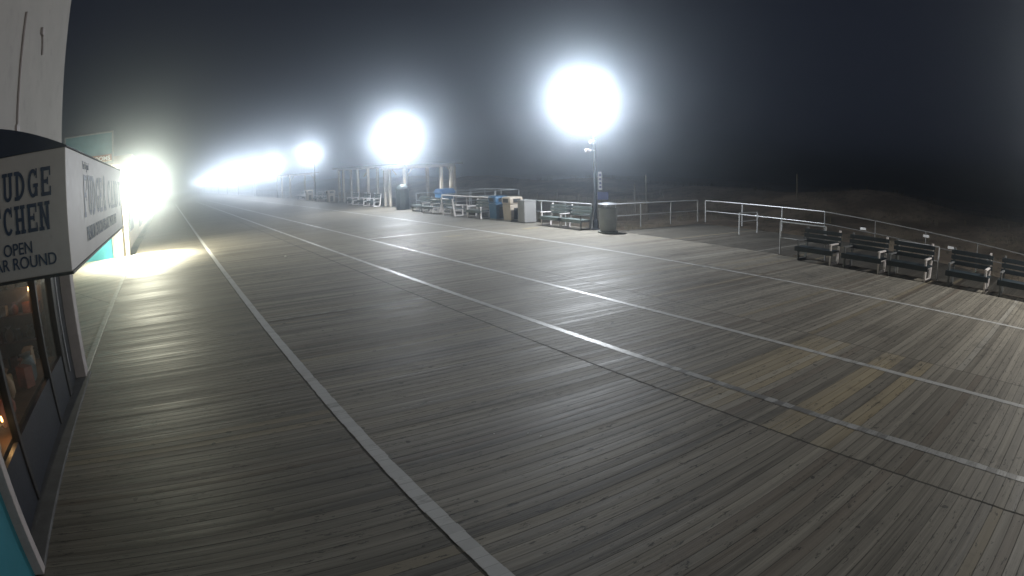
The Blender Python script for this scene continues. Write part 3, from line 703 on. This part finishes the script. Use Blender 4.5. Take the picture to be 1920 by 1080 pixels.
recycle_bin((16.75, 26.0, 0), R(2), M['tanbin'], M['tanbin'], 'tan recycling bin with hooded openings, right of the blue bin', )
recycle_bin((16.72, 27.3, 0), R(0), M['bluebin'], M['bluebin'], 'blue recycling bin standing left of the tan one')
t = empty('utility_box', 'pale grey box cabinet between the tan bin and the green bench', 'cabinet', (16.78, 24.75, 0))
b = MB(); b.bbox(-.34, .34, -.30, .30, 0.03, 1.06, .02); b.build('cabinet_body', M['greybox'], t); b = MB(); b.bbox(-.355, -.342, -.25, .25, .1, 1.0, .004); b.build('door', M['greybox'], t); b = MB(); b.bbox(-.36, .36, -.32, .32, 1.06, 1.10, .01); b.build('top_cap', M['greybox'], t)
t = empty('tall_bin', 'tall dark bin with a rounded top at the foot of the second street lamp', 'bin', (16.72, 40.1, 0))
b = MB(); b.lathe([(.48, 0), (.50, .04), (.48, 1.35), (.47, 1.42)], n=8); b.build('body', M['darkbin'], t); b = MB(); b.lathe([(.50, 1.42), (.46, 1.56), (.33, 1.70), (.16, 1.78), (.02, 1.80)], n=24); b.build('domed_top', M['darkbin'], t, smooth=True); b = MB(); b.bbox(-.15, .15, -.49, -.44, 1.45, 1.6, .01); b.build('opening', M['lid'], t)
recycle_bin((16.7, 58.6, 0), 0, M['tanbin'], M['tanbin'], 'distant tan bin by the far pavilion')
recycle_bin((16.7, 67.6, 0), 0, M['tanbin'], M['tanbin'], 'distant tan bin at the foot of the third street lamp')
t = empty('covered_cart', 'low cart under a blue cover behind the railing near the pavilion', 'cart', (19.6, 39.2, 0))
b = MB(); b.bbox(-.5, .5, -.6, .6, .35, 1.0, .03); b.build('body', M['bluebin'], t); b = MB(); b.prism([(-.7, 1.0), (.7, 1.0), (.3, 1.32), (-.3, 1.32)], 'x', -.55, .55); b.build('blue_cover', simple('blue_tarp', (.035, .08, .16), .5), t)
for sx in (-.3, .3): b = MB(); b.tube([(sx, -.62, .18), (sx, -.55, .18)], .18, 16); b.build('wheel', M['hole'], t)
# ------------------------------------------------------------------ pavilions
def pavilion(loc, posts, z, roof, label):
    t = empty('pavilion', label, 'pavilion', loc, 0, 'timber pavilions on the ocean side')
    lx, ly = loc[0], loc[1]
    for (x, y) in posts:
        b = MB(); b.bbox(x-lx-.105, x-lx+.105, y-ly-.105, y-ly+.105, -.02, z, .01); b.build('post', M['wood'], t)
    x0, x1, y0, y1 = roof; x0 -= lx; x1 -= lx; y0 -= ly; y1 -= ly
    for q in [(x0+.3, x1-.3, y0+.25, y0+.40), (x0+.3, x1-.3, y1-.40, y1-.25)]:
        b = MB(); b.box(q[0], q[1], q[2], q[3], z-.02, z+.18); b.build('beam', M['post'], t)
    for q in [(x0+.25, x0+.40, y0+.4, y1-.4), (x1-.40, x1-.25, y0+.4, y1-.4)]:
        b = MB(); b.box(q[0], q[1], q[2], q[3], z-.019, z+.181); b.build('beam', M['post'], t)
    for sx, xx in ((1, x0+.35), (-1, x1-.35)):
        b = MB(); b.tube([(xx+sx*.05, y0+.32, z-.75), (xx+sx*.62, y0+.32, z-.02)], .05, 6); b.build('brace', M['wood'], t)
    b = MB(); b.bbox(x0-.15, x1+.15, y0-.15, y1+.15, z+.183, z+.27, .01)
    b.build('roof', M['roof'], t); return t
pavilion((19.4, 43.5, 0), [(17.55, 41.6), (17.55, 44.6), (17.55, 45.6), (17.95, 46.1), (20.55, 41.6), (21.35, 41.6), (21.7, 41.75), (21.5, 46.1), (19.6, 46.1)], 2.88, (17.2, 22.0, 41.25, 46.5), 'nearer timber pavilion with paired posts under the second street lamp')
pavilion((19.4, 59.0, 0), [(18.1, 58.6), (18.15, 60.2), (19.5, 60.4), (19.3, 57.6), (21.4, 57.6), (21.4, 60.4), (18.3, 54.6), (18.6, 52.6)], 3.1, (17.8, 21.8, 52.3, 60.8), 'farther timber pavilion left of the second street lamp')
pavilion((19.4, 86, 0), [(17.8, 83), (17.8, 89), (21.4, 83), (21.4, 89)], 3.0, (17.4, 21.8, 82.6, 89.4), 'distant pavilion by the merged glare')
sheet('beach_access_platform', 17.3, 24.2, 80, 92, -.12, M['ramp'], .2)
# ------------------------------------------------------------------ dune fences and posts
def slat_fence(p0, p1, label, h=1.15, sp_=.13):
    t = empty('dune_fence', label, 'fence', (p0[0], p0[1], 0)); d = Vector((p1[0]-p0[0], p1[1]-p0[1], 0)); n = int(d.length/sp_); b = MB(); random.seed(int(p0[0]*7+p0[1]))
    u = d.normalized(); v = Vector((-u.y, u.x, 0))
    for i in range(n):
        q = u*(i*sp_); z = dune(p0[0]+q.x, p0[1]+q.y); hh = h+random.uniform(-.06, .06); ln = random.uniform(-.03, .03)
        a = q+u*.022; c = q-u*.022
        b.add([(c.x, c.y, z-.05), (a.x, a.y, z-.05), (a.x+ln, a.y, z+hh), (c.x+ln, c.y, z+hh)]+[(c.x+v.x*.012, c.y+v.y*.012, z-.05), (a.x+v.x*.012, a.y+v.y*.012, z-.05), (a.x+ln+v.x*.012, a.y+v.y*.012, z+hh), (c.x+ln+v.x*.012, c.y+v.y*.012, z+hh)],
              [(0,1,2,3), (7,6,5,4), (0,4,5,1), (3,2,6,7), (0,3,7,4), (1,5,6,2)])
    b.build('pickets', M['post'], t)
    for i in range(0, n, 18):
        q = u*(i*sp_); z = dune(p0[0]+q.x, p0[1]+q.y); b = MB(); b.tube([(q.x+v.x*.05, q.y+v.y*.05, z-.1), (q.x+v.x*.05, q.y+v.y*.05, z+h+.25)], .045, 7); b.build('fence_post', M['post'], t)
slat_fence((28.5, 46), (30.5, 30), 'weathered picket fence in the dunes behind the tan bin and the nearest lamp', 1.5)
for (x, y, h, lb) in [(36.5, 36.2, 3.0, 'tall thin post standing in the dunes right of the nearest lamp'), (34.8, 35.8, 2.3, 'shorter post beside the tall dune post'), (47, 27.5, 2.2, 'lone post on the dunes above the outer railing')]:
    z = dune(x, y); b = MB(); b.tube([(0, 0, -.2), (0, 0, h)], .06, 8); o = b.build('dune_post', M['post']); o.location = (x, y, z); tag(o, lb, 'post', 'posts in the dunes')
random.seed(9)
# ------------------------------------------------------------------ small litter
for k, (x, y, lb) in enumerate([(1.0, 9.2, 'white scrap beside the wide left line, upper of two'), (.86, 8.95, 'white scrap beside the wide left line, lower of two'), (3.35, 5.0, 'white paper fleck in the middle boards, topmost'), (3.42, 4.86, 'white paper fleck in the middle boards, lowest'), (4.3, 21.6, 'pale crumpled wrapper far up the boards'), (3.05, 5.2, 'small pale fleck left of the middle two')]):
    b = MB(); vs = []; r = .012 if k < 4 else (.06 if k == 4 else .01)
    for q in range(7): a = q*.9; vs.append((r*random.uniform(.6, 1.2)*math.cos(a), r*random.uniform(.6, 1.2)*math.sin(a), random.uniform(.003, r*.6)))
    vs.append((0, 0, r*.9)); b.add(vs, [(i, (i+1) % 7, 7) for i in range(7)])
    o = b.build('paper_scrap', M['litter']); o.location = (x, y, .001); tag(o, lb, 'litter', 'scraps on the boards')
# ------------------------------------------------------------------ haze: volume added to make the glare around the lamps
m = bpy.data.materials.new('glare_haze'); m.use_nodes = True; nt = m.node_tree; nt.nodes.clear()
o = nt.nodes.new('ShaderNodeOutputMaterial'); v = nt.nodes.new('ShaderNodeVolumePrincipled')
v.inputs['Color'].default_value = (.78, .88, 1, 1); v.inputs['Density'].default_value = HAZE; v.inputs['Anisotropy'].default_value = HAZE_G
v.inputs['Density Attribute'].default_value = ''
nt.links.new(v.outputs[0], o.inputs['Volume'])
b = MB(); b.box(-450, 1600, -950, 1600, -4.0, 10.5); h = b.build('haze', m); tag(h, 'thin haze added to make the glare around the lamps', 'haze', kind='stuff')
